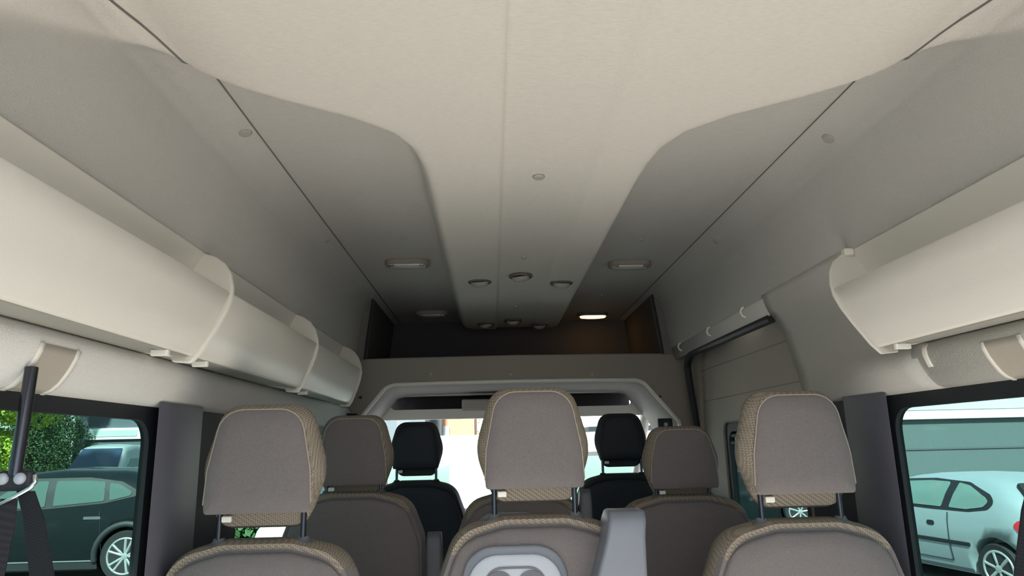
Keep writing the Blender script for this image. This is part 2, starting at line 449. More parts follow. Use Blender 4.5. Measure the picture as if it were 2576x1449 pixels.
# lower body sides
for s, par in ((-1, wl), (1, wr)):
    box('lower_panel', (s*.93, .0, -.1), (s*1.0, 3.62, .72), m_taupe_trim, par)
    box('body_side', (s*.985, -.0, -.35), (s*1.0, 4.5, .74), m_bodywhite, par)
rr_ = grid_skin('rail_rib', [[(x-.002, yy, z) for x, z in RAIL[1:6]] for yy in (1.50, 1.504, 1.512, 1.516)], m_creamlight, thick=.004, offset=1, angle=80); rr_.parent = wr
floor = box('floor', (-.93, -.05, -.06), (.93, 4.6, 0), m_floor); tag(floor, kind='structure')

# windows: black surround ring, glass and pillar covers
def window(name, s, y0, y1, z0, z1, gy0, gy1, gz0, gz1, r=.055, x0=.900, x1=.918):
    w = empty(name); tag(w, kind='structure')
    outer = rpoly([(y0, z0), (y1, z0), (y1, z1), (y0, z1)], .004); inner = rpoly([(gy0, gz0), (gy1, gz0), (gy1, gz1), (gy0, gz1)], r)
    plate_with_hole('window_frame', outer, inner, 'x', s*x0, s*x1, m_black, w)
    prism('glass_pane', rpoly([(gy0-.02, gz0-.02), (gy1+.02, gz0-.02), (gy1+.02, gz1+.02), (gy0-.02, gz1+.02)], r), 'x', s*(x0+.010), s*(x0+.014), m_tint, w)
    return w
window('window_1', -1, .02, 1.70, .70, 1.27, .12, 1.632, .76, 1.224)
window('window_2', 1, .02, 1.85, .70, 1.27, .12, 1.775, .76, 1.220)
window('window_3', -1, 2.10, 3.62, .70, 1.27, 2.22, 3.45, .76, 1.215)
# charcoal pillar covers
def pillar(name, s, y0, y1, x_in, depth=.06):
    o = loft(name, [[(s*(x_in), y0+.016, z), (s*(x_in), y1-.03, z), (s*(x_in+.025), y1, z), (s*(x_in+depth), y1, z), (s*(x_in+depth), y0+.09, z), (s*(.899), y0+.085, z), (s*(x_in+.004), y0+.003, z)] for z in (.2, .7, 1.0, 1.262)], m_pillar)
    o['kind'] = 'structure'; return o
pillar('trim_1', -1, 1.595, 1.86, .864)
pillar('trim_2', 1, 1.745, 1.99, .868)
for i, (s, y0, y1, xx) in enumerate([(-1, 1.855, 2.16, .885), (1, 1.985, 2.28, .89)]):
    o = box('trim_%d' % (i+3), (s*xx, y0, .2), (s*.95, y1, 1.262), m_darktrim, bev=.008); o['kind'] = 'structure'

# ------------------------------------------------------------------ sliding door and its seal
door = empty('door_1'); tag(door, kind='structure')
dx0, dx1 = .928, .975
def dpoly(y0, y1, z0, z1): return [(y0, z0), (y1, z0), (y1, z1), (y0, z1)]
plate_with_hole('door_panel', rpoly(dpoly(2.10, 3.60, .0, 1.68), .01), rpoly(dpoly(2.36, 3.20, .76, 1.235), .05), 'x', dx0, dx1, m_beige, door)
plate_with_hole('window_frame', rpoly(dpoly(2.34, 3.225, .74, 1.262), .06), rpoly(dpoly(2.42, 3.15, .80, 1.19), .06), 'x', dx0+.004, dx0+.03, m_black, door)
plate_with_hole('inner_reveal', rpoly(dpoly(2.36, 3.20, .76, 1.236), .05), rpoly(dpoly(2.368, 3.19, .768, 1.228), .05), 'x', dx0-.004, dx0+.02, m_taupe_trim, door)
prism('glass_pane', dpoly(2.38, 3.19, .77, 1.22), 'x', dx0+.018, dx0+.022, m_tint, door)
for z in (1.49, 1.34):
    box('panel_groove', (dx0-.0015, 2.30, z), (dx0+.004, 3.47, z+.004), m_taupe_trim, door)
box('panel_groove', (dx0-.0015, 3.47, 1.34), (dx0+.004, 3.474, 1.494), m_taupe_trim, door)
for z in (1.165, 1.135): box('sliding_window_rail', (dx0+.008, 2.42, z), (dx0+.03, 3.15, z+.012), m_darktrim, door)
seal_pts = [(.850, 2.345, 1.561), (.850, 2.6, 1.563), (.850, 3.0, 1.565), (.850, 3.32, 1.567)]
for k in range(1, 7):
    a = k/6*PI/2; seal_pts.append((.852+.004*k/6, 3.32+.13*math.sin(a), 1.566-.065*(1-math.cos(a))))
seal_pts += [(.868, 3.465, 1.40), (.888, 3.49, 1.25), (.905, 3.50, 1.05), (.915, 3.52, .3)]
tube('door_seal', seal_pts, .018, m_black, door)
# grab hooks along the door header
def coat_hook(p, parent=None):
    h = empty('coat_hook', p)
    tube('hook', [(0, 0, 0), (-.012, 0, -.006), (-.018, 0, -.02), (-.012, 0, -.034), (0, 0, -.04)], .0045, m_creamlight, h)
    lathe('rosette', [(.008, .0), (.008, -.004), (.004, -.006)], m_creamlight, h, 12, axis='x')
    return h
for (u, v), lab in (((1873, 772), 'pale plastic hook on the wall above the rear end of the sliding door seal'), ((1787, 822), 'pale plastic hook midway along the wall above the sliding door seal'), ((1714, 862), 'pale plastic hook above the front corner of the sliding door seal')):
    p = at(u, v, 'x', .826); tag(coat_hook((p.x+.0, p.y, p.z)), lab, 'hook', 'hooks above the sliding door')

# ------------------------------------------------------------------ cab header, overhead shelf, cab roof and windscreen
YH = 3.60
arch = [(-.96, .0), (-.96, 1.60), (-.60, 1.606), (0, 1.61), (.60, 1.606), (.96, 1.60), (.96, .0), (.86, .0), (.855, 1.0), (.835, 1.25)]
arch += [(.68, 1.435), (.665, 1.45), (.645, 1.46), (.62, 1.466)]+[(x, 1.472) for x in (.4, 0, -.4)]+[(-.62, 1.466), (-.645, 1.46), (-.665, 1.45), (-.68, 1.435)]+[(-.835, 1.25), (-.855, 1.0), (-.86, .0)]
hdr = prism('wall_front', arch, 'y', YH, YH+.05, m_taupe_trim, bev=.008); hdr['kind'] = 'structure'
for s in (-1, 1):
    o = prism('side_cheek', [(s*.775, 1.595), (s*.765, 1.70), (s*.735, 1.94), (s*.96, 1.94), (s*.96, 1.595)], 'y', YH, YH+.05, m_cheek, hdr)
    tube('cheek_edge', [(s*.775, YH-.003, 1.60), (s*.765, YH-.003, 1.70), (s*.745, YH-.003, 1.86), (s*.738, YH-.003, 1.915)], .006, m_darktrim, hdr)
rim = [(.852, 1.0), (.835, 1.25), (.682, 1.434), (.667, 1.45), (.645, 1.461), (.62, 1.467), (.4, 1.471), (0, 1.473), (-.4, 1.471), (-.62, 1.467), (-.645, 1.461), (-.667, 1.45), (-.682, 1.434), (-.835, 1.25), (-.852, 1.0)]
tube('opening_rim', [(x, YH-.002, z) for x, z in rim], .010, m_creamlight, hdr)
for u, v in [(907, 1000), (1660, 998), (1085, 942), (1490, 942), (1285, 942)]:
    p = at(u, v, 'y', YH-.002); lathe('screw_cap', [(.007, 0), (.007, -.004), (.003, -.006)], m_darktrim if v > 950 else m_beige, hdr, 12, (p.x, p.y, p.z), axis='y')
shelf = box('trim_5', (-.775, YH+.02, 1.565), (.775, 4.42, 1.59), m_shelf); shelf['kind'] = 'structure'
o = box('trim_6', (-.80, 4.40, 1.46), (.80, 4.43, 1.96), m_shelf); o['kind'] = 'structure'
for i, s in enumerate((-1, 1)):
    o = prism('trim_%d' % (7+i), [(s*.775, 1.59), (s*.735, 1.94), (s*.77, 1.94), (s*.81, 1.59)], 'y', YH+.05, 4.42, m_shelf); o['kind'] = 'structure'
# cab headliner, pocket above the windscreen
cab = empty('cab_headliner'); tag(cab, kind='structure')
o = grid_skin('lining', [[(x, y, z) for x, z in ((-.86, 1.20), (-.83, 1.28), (-.69, zc-.02), (-.62, zc), (0, zc+.005), (.62, zc), (.69, zc-.02), (.83, 1.28), (.86, 1.20))] for y, zc in ((YH+.03, 1.475), (4.0, 1.47), (4.30, 1.462))], m_liner, thick=.02, offset=1); o.parent = cab
plate_with_hole('pocket_surround', rpoly([(-.84, 1.315), (.84, 1.315), (.70, 1.475), (-.70, 1.475)], .02), rpoly([(-.735, 1.375), (.735, 1.375), (.74, 1.455), (-.74, 1.455)], .03), 'y', 4.29, 4.33, m_cream, cab)
box('pocket', (-.78, 4.60, 1.34), (.78, 4.62, 1.50), m_shelf, cab); box('pocket_floor', (-.78, 4.32, 1.355), (.78, 4.62, 1.366), m_shelf, cab); box('pocket_roof', (-.78, 4.32, 1.465), (.78, 4.62, 1.475), m_shelf, cab)
p0 = at(1163, 1030, 'y', 4.27); p1 = at(1245, 1010, 'y', 4.27)
box('roof_console', (p0.x, 4.20, p0.z-.004), (p1.x+.12, 4.33, p1.z+.012), m_beige, cab, bev=.01)
box('visor_hinge', (at(1245, 1000, 'y', 4.2).x, 4.18, 1.43), (at(1290, 1000, 'y', 4.2).x, 4.24, 1.462), m_greydark, cab, bev=.008)
ws = empty('window_4'); tag(ws, kind='structure')
obj('glass_pane', [(-.80, 4.40, 1.325), (.80, 4.40, 1.325), (.88, 5.30, .70), (-.88, 5.30, .70), (-.80, 4.405, 1.33), (.80, 4.405, 1.33), (.88, 5.305, .705), (-.88, 5.305, .705)],
    [(0, 1, 2, 3), (4, 5, 6, 7), (0, 1, 5, 4), (1, 2, 6, 5), (2, 3, 7, 6), (3, 0, 4, 7)], m_clear, ws)
for s in (-1, 1):
    tube('windscreen_pillar', [(s*.83, 4.35, 1.33), (s*.89, 5.30, .70)], .03, m_creamlight, ws)
    box('cab_door_skin', (s*.93, 3.65, -.2), (s*1.0, 5.3, .72), m_darktrim, ws)
o = box('trim_9', (-.93, 4.95, .0), (.93, 5.5, .70), m_darktrim, bev=.05); o['kind'] = 'structure'
# cab roof outer and bonnet
skin('cab_roof', [(-.99, 1.22), (-.95, 1.45), (-.75, 1.56), (0, 1.58), (.75, 1.56), (.95, 1.45), (.99, 1.22)], 3.62, 4.45, m_bodywhite, thick=.02)
o = box('roof_front', (-.95, 4.44, 1.50), (.95, 4.47, 2.05), m_bodywhite); o['kind'] = 'structure'

# ------------------------------------------------------------------ luggage racks
RK = [(.822, 1.634), (.842, 1.52), (.852, 1.40), (.850, 1.372), (.838, 1.362), (.775, 1.358), (.760, 1.368), (.748, 1.42), (.738, 1.47), (.732, 1.505), (.727, 1.512), (.7215, 1.505), (.724, 1.46), (.730, 1.41), (.741, 1.352), (.747, 1.347), (.80, 1.352), (.866, 1.362), (.866, 1.40), (.858, 1.50), (.835, 1.636)]
RIB = [(.826, 1.630), (.795, 1.618), (.765, 1.597), (.740, 1.565), (.722, 1.525), (.713, 1.49), (.713, 1.455), (.720, 1.41), (.733, 1.352), (.744, 1.330), (.785, 1.334), (.79, 1.346), (.866, 1.358), (.866, 1.40), (.858, 1.50), (.84, 1.63)]
LEANR = .75
def lean(o):
    for v in o.data.vertices: v.co.y += LEANR*(v.co.z-1.345)
    return o
def rack(side, y0, y1, label, ribs=(), slots=()):
    r = empty('luggage_rack', (side*.80, (y0+y1)/2, 1.346)); tag(r, label, 'luggage rack', 'cream luggage racks under the roof')
    off = Vector((-side*.80, -(y0+y1)/2, -1.346))
    def put(o): o.data.transform(Matrix.Translation(off)); o.parent = r; return o
    t_ = prism('tray', [(side*x, z) for x, z in RK], 'y', y0, y1, m_cream, smooth=True, angle=50)
    for v in t_.data.vertices:
        if v.co.y > .2: v.co.y += LEANR*(v.co.z-1.345)
    for v in t_.data.vertices:
        if abs(v.co.y) < .5 and y0 > .5: pass
    put(t_)
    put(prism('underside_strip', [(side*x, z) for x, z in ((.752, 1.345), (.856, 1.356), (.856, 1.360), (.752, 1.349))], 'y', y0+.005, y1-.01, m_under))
    for y, wd in ribs: put(lean(prism('end_cap', [(side*x, z) for x, z in RIB], 'y', y-wd/2, y+wd/2, m_creamlight, bev=.006)))
    for y in slots: put(box('rack_foot', (side*.748, y-.006, 1.334), (side*.782, y+.006, 1.347), m_creamlight, bev=.003))
    return r
def latch(r, u, v, side):
    p = at(u, v, 'x', side*.838)
    o = lathe('screw_hole', [(.006, 0), (.006, -side*.003), (.002, -side*.003)], m_black, r, 10, axis='x', sx=1.8); o.location = (p.x-r.location.x, p.y-r.location.y, p.z-r.location.z)
a = rack(-1, .05, 1.462, 'nearest cream luggage rack on the left, above the belt rod window', ribs=((1.468, .020),), slots=(1.36,)); latch(a, 431, 652, -1)
a = rack(-1, 1.482, 2.285, 'middle cream luggage rack on the left, between the two ribs', ribs=((2.28, .014),), slots=(1.55,)); latch(a, 697, 808, -1)
rack(-1, 2.292, 3.10, 'farthest cream luggage rack on the left, ending at the cab header', ribs=((3.095, .014),), slots=(2.40,))
a = rack(1, .05, 1.53, 'cream luggage rack on the right wall with its rounded front end', ribs=(), slots=(1.47,)); latch(a, 2230, 653, 1)
# closed front end of the right rack: inner cheek
o = lean(prism('end_cap', [(x, z) for x, z in RIB], 'y', 1.527, 1.536, m_cream, bev=.003))
o.data.transform(Matrix.Translation(-a.location)); o.parent = a
box('corner_clip', (.798-a.location.x, 1.715-a.location.y, 1.612-a.location.z), (.824-a.location.x, 1.738-a.location.y, 1.632-a.location.z), m_creamlight, a, bev=.005)

# cream collars clipped round the padded rail, where the belts hang
def collar(side, y, label):
    c = empty('rail_collar', (side*.87, y, 1.30)); tag(c, label, 'belt bracket', 'cream collars round the padded rails')
    def ring(nm, y0, y1, g, M):
        path = []
        for i in range(3, len(RAIL)-1):
            tx, tz = RAIL[i+1][0]-RAIL[i-1][0], RAIL[i+1][1]-RAIL[i-1][1]; L_ = math.hypot(tx, tz); path.append((RAIL[i][0]+tz/L_*g, RAIL[i][1]-tx/L_*g))
        o = grid_skin(nm, [[(side*x-side*.87, yy-y, z-1.30) for x, z in path] for yy in (y0, y0+.004, y1-.004, y1)], M, thick=.005, offset=-1 if side < 0 else 1, angle=80); o.parent = c
    ring('band', y-.045, y+.045, .0015, m_beige)
    ring('rib', y-.054, y-.044, .004, m_creamlight); ring('rib', y+.044, y+.054, .004, m_creamlight)
    return c
collar(-1, 1.165, 'cream collar round the left padded rail above the black belt rod')
collar(1, 1.275, 'cream collar round the right padded rail above the window')

# ------------------------------------------------------------------ ceiling lamps and air vents
m_lens = mat('lamp_lens', (.55, .54, .50), .25)
m_lit = emit('lamp_lens_lit', (1.0, .56, .16), 2.2)
def lamp(x, y, z, lit, label, w=.19, d=.10):
    l = empty('ceiling_lamp', (x, y, z)); tag(l, label, 'ceiling lamp', 'oval ceiling lamps')
    o1 = rpoly([(-w/2, -d/2), (w/2, -d/2), (w/2, d/2), (-w/2, d/2)], d*.45); i1 = rpoly([(-w/2+.014, -d/2+.012), (w/2-.014, -d/2+.012), (w/2-.014, d/2-.012), (-w/2+.014, d/2-.012)], d*.33)
    plate_with_hole('bezel', o1, i1, 'z', -.020, 0, m_taupe_trim if not lit else m_greydark, l)
    rings = [[(px, py, 0.002) for px, py in i1], [(px, py, -.014) for px, py in i1], [(px*.93, py*.88, -.026) for px, py in i1], [(px*.5, py*.4, -.031) for px, py in i1]]
    loft('lens', rings, m_lit if lit else m_lens, l)
    if not lit:
        for s in (-1, 1): box('clip', (s*w*.33-.010, -d/2+.008, -.027), (s*w*.33+.010, -d/2+.020, -.016), m_chrome, l, bev=.002)
    return l
for (u, v), lit, lab in [((1026, 660), 0, 'oval ceiling lamp left of the central tongue, nearer one, unlit'), ((1583, 663), 0, 'oval ceiling lamp right of the central tongue, nearer one, unlit'), ((1087, 787), 0, 'oval ceiling lamp on the far left by the dark shelf, unlit'), ((1491, 790), 1, 'oval ceiling lamp on the far right glowing warm orange')]:
    p = at(u, v, 'z', 1.925); lamp(p.x, p.y, 1.929, lit, lab)
def vent(x, y, z, ang, label, r=.049):
    q = empty('air_vent', (x, y, z)); tag(q, label, 'air vent', 'round air vents under the ceiling tongue')
    lathe('bezel', [(r, .002), (r*1.05, -.003), (r*1.0, -.008), (r*.84, -.009), (r*.82, .0)], m_ventring, q, 28)
    o = lathe('rotor', [(r*.8, 0), (r*.78, -.010), (r*.66, -.020), (r*.5, -.024), (r*.46, -.018), (r*.1, -.016)], m_plug, q, 28); o.rotation_euler = (math.radians(20), 0, ang)
    for k in (-1, 0, 1):
        s = box('vane', (-r*.42, k*r*.24-.0015, -.022), (r*.42, k*r*.24+.0015, -.012), m_greydark, o)
    return q
for u, v, lab in [(1207, 709, 'left vent of the nearer trio on the ceiling tongue'), (1310, 698, 'middle vent of the nearer trio on the ceiling tongue'), (1412, 712, 'right vent of the nearer trio on the ceiling tongue'),
                  (1222, 815, 'left vent of the far trio near the tongue end'), (1290, 809, 'middle vent of the far trio near the tongue end'), (1357, 818, 'right vent of the far trio near the tongue end')]:
    p = at(u, v, 'z', 1.845); vent(p.x, min(p.y, 4.10), 1.848 if abs(p.x-.02) > .06 else 1.853, random.uniform(-.6, .6), lab)

# ------------------------------------------------------------------ seats
def ring3(poly, y, shear=0, zp=0): return [(x, y-shear*(z-zp), z) for x, z in poly]
def seat(name, label, loc, style='rear', top=.955, hz=1.015, hh=.225, hw=1., bw=.47, post_in=.094, cup=False, mirror=1, head=True):
    """a seat seen from behind: the origin is on the floor under the rear face of its headrest"""
    S = empty(name, loc); tag(S, label, 'seat')
    face, side, edge = (m_seat, m_weave, m_piping) if style == 'rear' else (m_cab, m_cabside, m_cabside)
    LEAN = .10; zp = hz
    # backrest
    def outl(g, z0=.34, dz=0):
        b = bw/2-g; t = top-g*.8+dz
        return rpoly([(-b, z0+g), (b, z0+g), (b*1.0, t-.155), (b*.80, t-.028), (b*.33, t), (-b*.33, t), (-b*.80, t-.028), (-b, t-.155)], [.05, .05, .12, .09, .10, .10, .09, .12], 5)
    rings = [ring3(outl(.020), .016, LEAN, zp), ring3(outl(.006), .010, LEAN, zp), ring3(outl(.0), .028, LEAN, zp), ring3(outl(-.004), .065, LEAN, zp), ring3(outl(.004), .115, LEAN, zp), ring3(outl(.03), .150, LEAN, zp), ring3(outl(.07), .165, LEAN, zp)]
    lim = top-.075
    loft('backrest', rings, None, S, mats=[side, face], fm=lambda p: 0 if (p[2] > lim) else 1)
    pl = outl(.012, dz=-.016)
    bp = loft('back_panel', [ring3(pl, .014, LEAN, zp), ring3(pl, .006, LEAN, zp), ring3(outl(.018, dz=-.016), .000, LEAN, zp), ring3(outl(.06, dz=-.016), -.004, LEAN, zp), ring3(outl(.14), -.006, LEAN, zp)], face, S)
    # headrest
    H = empty('headrest'); H.parent = S
    def HP(pts, rad): return rpoly([(x*hw, hz+z) for x, z in pts], rad, 5)
    def sym(L): return [(-x, z) for x, z in L]+[(x, z) for x, z in reversed(L)]
    def ho(bx, bz, lx, lz, wx, wz, tx, tz, rb=.012, rt=.055):
        q = [(tx, tz), (wx, wz), (lx, lz), (bx, bz)]
        pts = [(-x, z) for x, z in q][::-1]+[(x, z) for x, z in q]     # bottom left, up to top left, top right, down to bottom right
        return HP(pts, [rb, .02, .12, rt, rt, .12, .02, rb])
    T = hh
    flat = ho(.116, -.002, .118, .02, .114, .09, .088, T, .008)
    hr = [ring3(ho(.108, .010, .114, .026, .112, .09, .086, T-.004), .010), ring3(ho(.110, .006, .118, .022, .122, .09, .092, T+.003), .016),
          ring3(ho(.104, .004, .119, .020, .134, .09, .097, T+.010, .02), .034), ring3(ho(.098, -.002, .116, .014, .141, .089, .099, T+.012, .02), .044),
          ring3(ho(.092, -.032, .113, .004, .143, .088, .099, T+.013, .045), .052), ring3(ho(.090, -.038, .111, .002, .142, .087, .098, T+.012, .05), .070),
          ring3(ho(.086, -.034, .108, .004, .135, .086, .094, T+.008, .05), .092), ring3(ho(.078, -.020, .10, .012, .118, .086, .084, T-.002, .04), .110), ring3(ho(.06, .01, .08, .03, .09, .086, .06, T-.03, .03), .122)]
    loft('headrest_cushion', hr, side, H)
    fp = flat
    hp = loft('headrest_panel', [ring3(fp, .010), ring3(fp, .004), ring3(ho(.111, .003, .113, .024, .109, .09, .083, T-.007, .008), -.002), ring3(ho(.08, .035, .083, .05, .08, .1, .055, T-.04), -.006)], face, H)
    arc = fp[6:42]
    tube('piping', [(x, .0035, z) for x, z in arc], .0017, edge, hp, 6)
    for s in (-1, 1):
        tube('post', [(s*post_in, .045, hz+.01), (s*post_in, .045, top-.02)], .0065, m_steel, H, 8)
        gd = lathe('post_guide', [(.019, 0), (.019, .006), (.013, .010), (.010, .018)], m_greydark if style == 'rear' else m_black, H, 14, (s*post_in, .05, top-.012), sx=1.2)
    box('release_button', (-post_in+.008, .030, hz-.022), (-post_in+.030, .042, hz-.008), m_creamlight, H, bev=.003)
    if not head:
        pass
    # cushion, frame and legs
    cu = rpoly([(-bw/2, .33), (bw/2, .33), (bw/2, .46), (-bw/2, .46)], .05, 4)
    loft('seat_cushion', [[(x*.96, .14, z) for x, z in cu], [(x, .18, z) for x, z in cu], [(x, .58, z+.02) for x, z in cu], [(x*.95, .64, z+.01) for x, z in cu]], face, S)
    box('seat_frame', (-bw/2+.02, .06, .27), (bw/2-.02, .60, .33), m_darktrim, S, bev=.01)
    for sx in (-1, 1):
        for yy in (.10, .52): box('leg', (sx*(bw/2-.07)-.02, yy-.02, 0), (sx*(bw/2-.07)+.02, yy+.02, .28), m_darktrim, S, bev=.004)
    if cup:
        cx, cz = -.052, .775
        def P(poly, y): return [(x+cx, y-LEAN*(z+cz-zp), z+cz) for x, z in poly]
        o_out = rpoly([(-.122, -.155), (.122, -.155), (.122, .148), (-.122, .148)], .075, 8); o_mid = rpoly([(-.108, -.14), (.108, -.14), (.108, .130), (-.108, .130)], .068, 8)
        T = empty('folding_table'); T.parent = S
        loft('table_surround', [P(o_out, -.002), P(o_out, -.010), P([(x*.97, z*.97) for x, z in o_out], -.014)], m_greydark if False else m_grey, T)
        loft('table_top', [P(o_mid, -.012), P(o_mid, -.020), P([(x*.96, z*.96) for x, z in o_mid], -.024)], m_greylight, T)
        i_out = rpoly([(-.080, .012), (.080, .012), (.066, .105), (-.066, .105)], .042, 8)
        i_in = rpoly([(-.075, .017), (.075, .017), (.062, .100), (-.062, .100)], .038, 8)
        v = P(i_out, -.0265); v2 = P(i_in, -.0265); n = len(v)
        obj('recess_edge', v+v2+P(i_out, -.022)+P(i_in, -.022), [(i, (i+1) % n, n+(i+1) % n, n+i) for i in range(n)]+[(i, (i+1) % n, 2*n+(i+1) % n, 2*n+i) for i in range(n)], m_greydark, T)
        for s in (-1, 1):
            c = [(s*.037+.032*math.cos(a), .064+.032*math.sin(a)) for a in [i*2*PI/28 for i in range(28)]]
            c2 = [(s*.037+.027*math.cos(a), .064+.027*math.sin(a)) for a in [i*2*PI/28 for i in range(28)]]
            loft('cup_recess', [P(c, -.024), P(c, -.028), P(c2, -.028), P(c2, -.0245)], m_greydark, T)
    return S

def armrest(parent, x, z0, z1, w0, w1, M, d=.11, y=-.01, lean=.10, tilt=0):
    """armrest folded up beside the backrest: tall box with a rounded top"""
    def sec(z, w, yy, dd): return [(px+x+tilt*(z-z0), py+yy-lean*(z-1.0), z) for px, py in rpoly([(-w/2, 0), (w/2, 0), (w/2, dd), (-w/2, dd)], .010, 4)]
    rings = [sec(z0, w0, y, d), sec(z1-.06, w1*1.0+.004, y, d), sec(z1-.02, w1, y+.004, d-.008), sec(z1-.004, w1*.97, y+.018, d-.036), sec(z1, w1*.9, y+.03, d-.06)]
    o = loft('armrest', rings, M, parent); return o

# three seats of the nearest row
A1 = seat('passenger_seat', 'taupe seat at the left of the nearest row', (-.648, 1.62, 0), hz=1.018, top=.955)
A2 = seat('passenger_seat', 'taupe middle seat of the nearest row, grey folding table on its back', (-.025, 1.70, 0), hz=1.052, top=.985, cup=True, post_in=.097)
A3 = seat('passenger_seat', 'taupe seat at the right of the nearest row', (.600, 1.65, 0), hz=1.028, top=.965)
for s in (A1, A2, A3): s['group'] = 'nearest row of seats'
ar = armrest(A2, .129+.025, .66, 1.0, .175, .085, m_grey, d=.13, y=-.085, tilt=.145)
B1 = seat('passenger_seat', 'taupe seat in the second row, left of the dark upright armrest', (-.612, 2.50, 0), hz=1.030, top=1.005, bw=.49)
B2 = seat('passenger_seat', 'taupe middle seat in the second row, mostly hidden behind the nearest middle headrest', (-.02, 2.56, 0), hz=1.045, top=.985, cup=True)
B3 = seat('passenger_seat', 'taupe seat in the second row, beside the sliding door', (.548, 2.50, 0), hz=.992, top=.968, bw=.50, hh=.20)
for s in (B1, B2, B3): s['group'] = 'second row of seats'
armrest(B1, .285, .60, .868, .055, .050, m_greydark, d=.07, y=-.03)
armrest(B2, .225, .60, .992, .05, .04, m_greydark, d=.07, y=0)
C1 = seat('cab_seat', 'black front seat seen against the windscreen on the left', (-.490, 3.42, 0), style='cab', hz=1.055, top=.995, bw=.46, hh=.205, hw=.93)
C2 = seat('cab_seat', 'black front seat seen against the windscreen on the right', (.503, 3.42, 0), style='cab', hz=1.075, top=1.005, bw=.48, hh=.205, hw=.93)
for s in (C1, C2): s['group'] = 'front seats'

# ------------------------------------------------------------------ seat belts
def strap(name, pts, w, M, parent, nx=(1, 0, 0), t=.0015):
    nx = Vector(nx).normalized(); rings = []
    for i, p in enumerate(pts):
        p = Vector(p); d = (Vector(pts[min(i+1, len(pts)-1)])-Vector(pts[max(i-1, 0)])).normalized(); nn = d.cross(nx).normalized()
        ww = w[i] if isinstance(w, (list, tuple)) else w
        rings.append([p-nx*ww/2-nn*t, p+nx*ww/2-nn*t, p+nx*ww/2+nn*t, p-nx*ww/2+nn*t])
    return loft(name, rings, M, parent, smooth=False)
def belt(side, y, label, top, bot):
    b = empty('seat_belt', (bot.x, bot.y, bot.z)); tag(b, label, 'seat belt')
    d = top-bot
    tube('belt_rod', [(0, 0, -.005), (d.x, d.y, d.z)], .0095, m_steel, b, 14)
    # guide: body, two rivets, slotted loop
    box('guide_body', (-.026, -.006, -.026), (.028, .010, .004), m_darktrim, b, bev=.008)
    for s in (-1, 1): lathe('rivet', [(.0085, 0), (.0085, -.003), (.006, -.006), (.002, -.007)], m_greylight, b, 16, (s*.0125, -.006, -.008), axis='y')
    tube('guide_loop', [(-.022, -.006, -.020), (-.016, -.010, -.034), (-.006, -.012, -.042), (.006, -.012, -.036), (.030, -.010, -.022), (.036, -.008, -.014), (.032, -.004, -.004)], .0032, m_chrome, b, 8)
    strap('strap', [(-.006, -.004, -.036), (-.006, -.006, -.075), (-.014, -.008, -.17), (-.03, 0, -.55)], [.030, .034, .036, .040], m_strap, b, (1, .3, 0))
    strap('strap', [(-side*x_, y_, z_) for x_, y_, z_ in ((.020, -.002, -.026), (.038, -.004, -.065), (.060, .004, -.165), (.085, .02, -.32), (.10, .05, -.50))], [.030, .034, .043, .048, .050], m_strap, b, (1, .25*side, 0))
    return b
belt(-1, 1.1, 'black seat belt hanging from a rod in front of the left window', at(80, 925, 'x', -.845), at(38, 1190, 'y', 1.085))
t2 = at(2612, 935, 'x', .845); b2 = at(2622, 1180, 'y', t2.y)
belt(1, 1.2, 'black seat belt at the right edge, in front of the silver car', t2, b2)
# belt anchors of the cab seats
for (u, v, lab) in ((881, 1066, 'black belt anchor on the left cab pillar above the second row'), (1674, 1078, 'black belt anchor on the right cab pillar with a pale glint')):
    p = at(u, v, 'y', 3.52); a = empty('belt_anchor', p); tag(a, lab, 'belt anchor')
    box('guide', (-.036, -.012, -.012), (.036, .018, .05), m_black, a, bev=.008)
    lathe('bolt', [(.010, -.012), (.010, -.017), (.004, -.019)], m_greylight, a, 12, (0, 0, .02), axis='y')
    strap('strap', [(0, 0, 0), (.04*(1 if p.x > 0 else -1), 0, -.2), (.06*(1 if p.x > 0 else -1), 0, -.8)], .045, m_strap, a, (1, 0, 0))

# ------------------------------------------------------------------ outside
ZG = -.68
g = box('ground', (-90, -60, ZG-.1), (90, 110, ZG), m_asphalt); g['kind'] = 'structure'

def lerp_list(L, x):
    for i in range(len(L)-1):
        if L[i][0] <= x <= L[i+1][0]:
            t = (x-L[i][0])/((L[i+1][0]-L[i][0]) or 1); return L[i][1]+(L[i+1][1]-L[i][1])*t
    return L[0][1] if x < L[0][0] else L[-1][1]

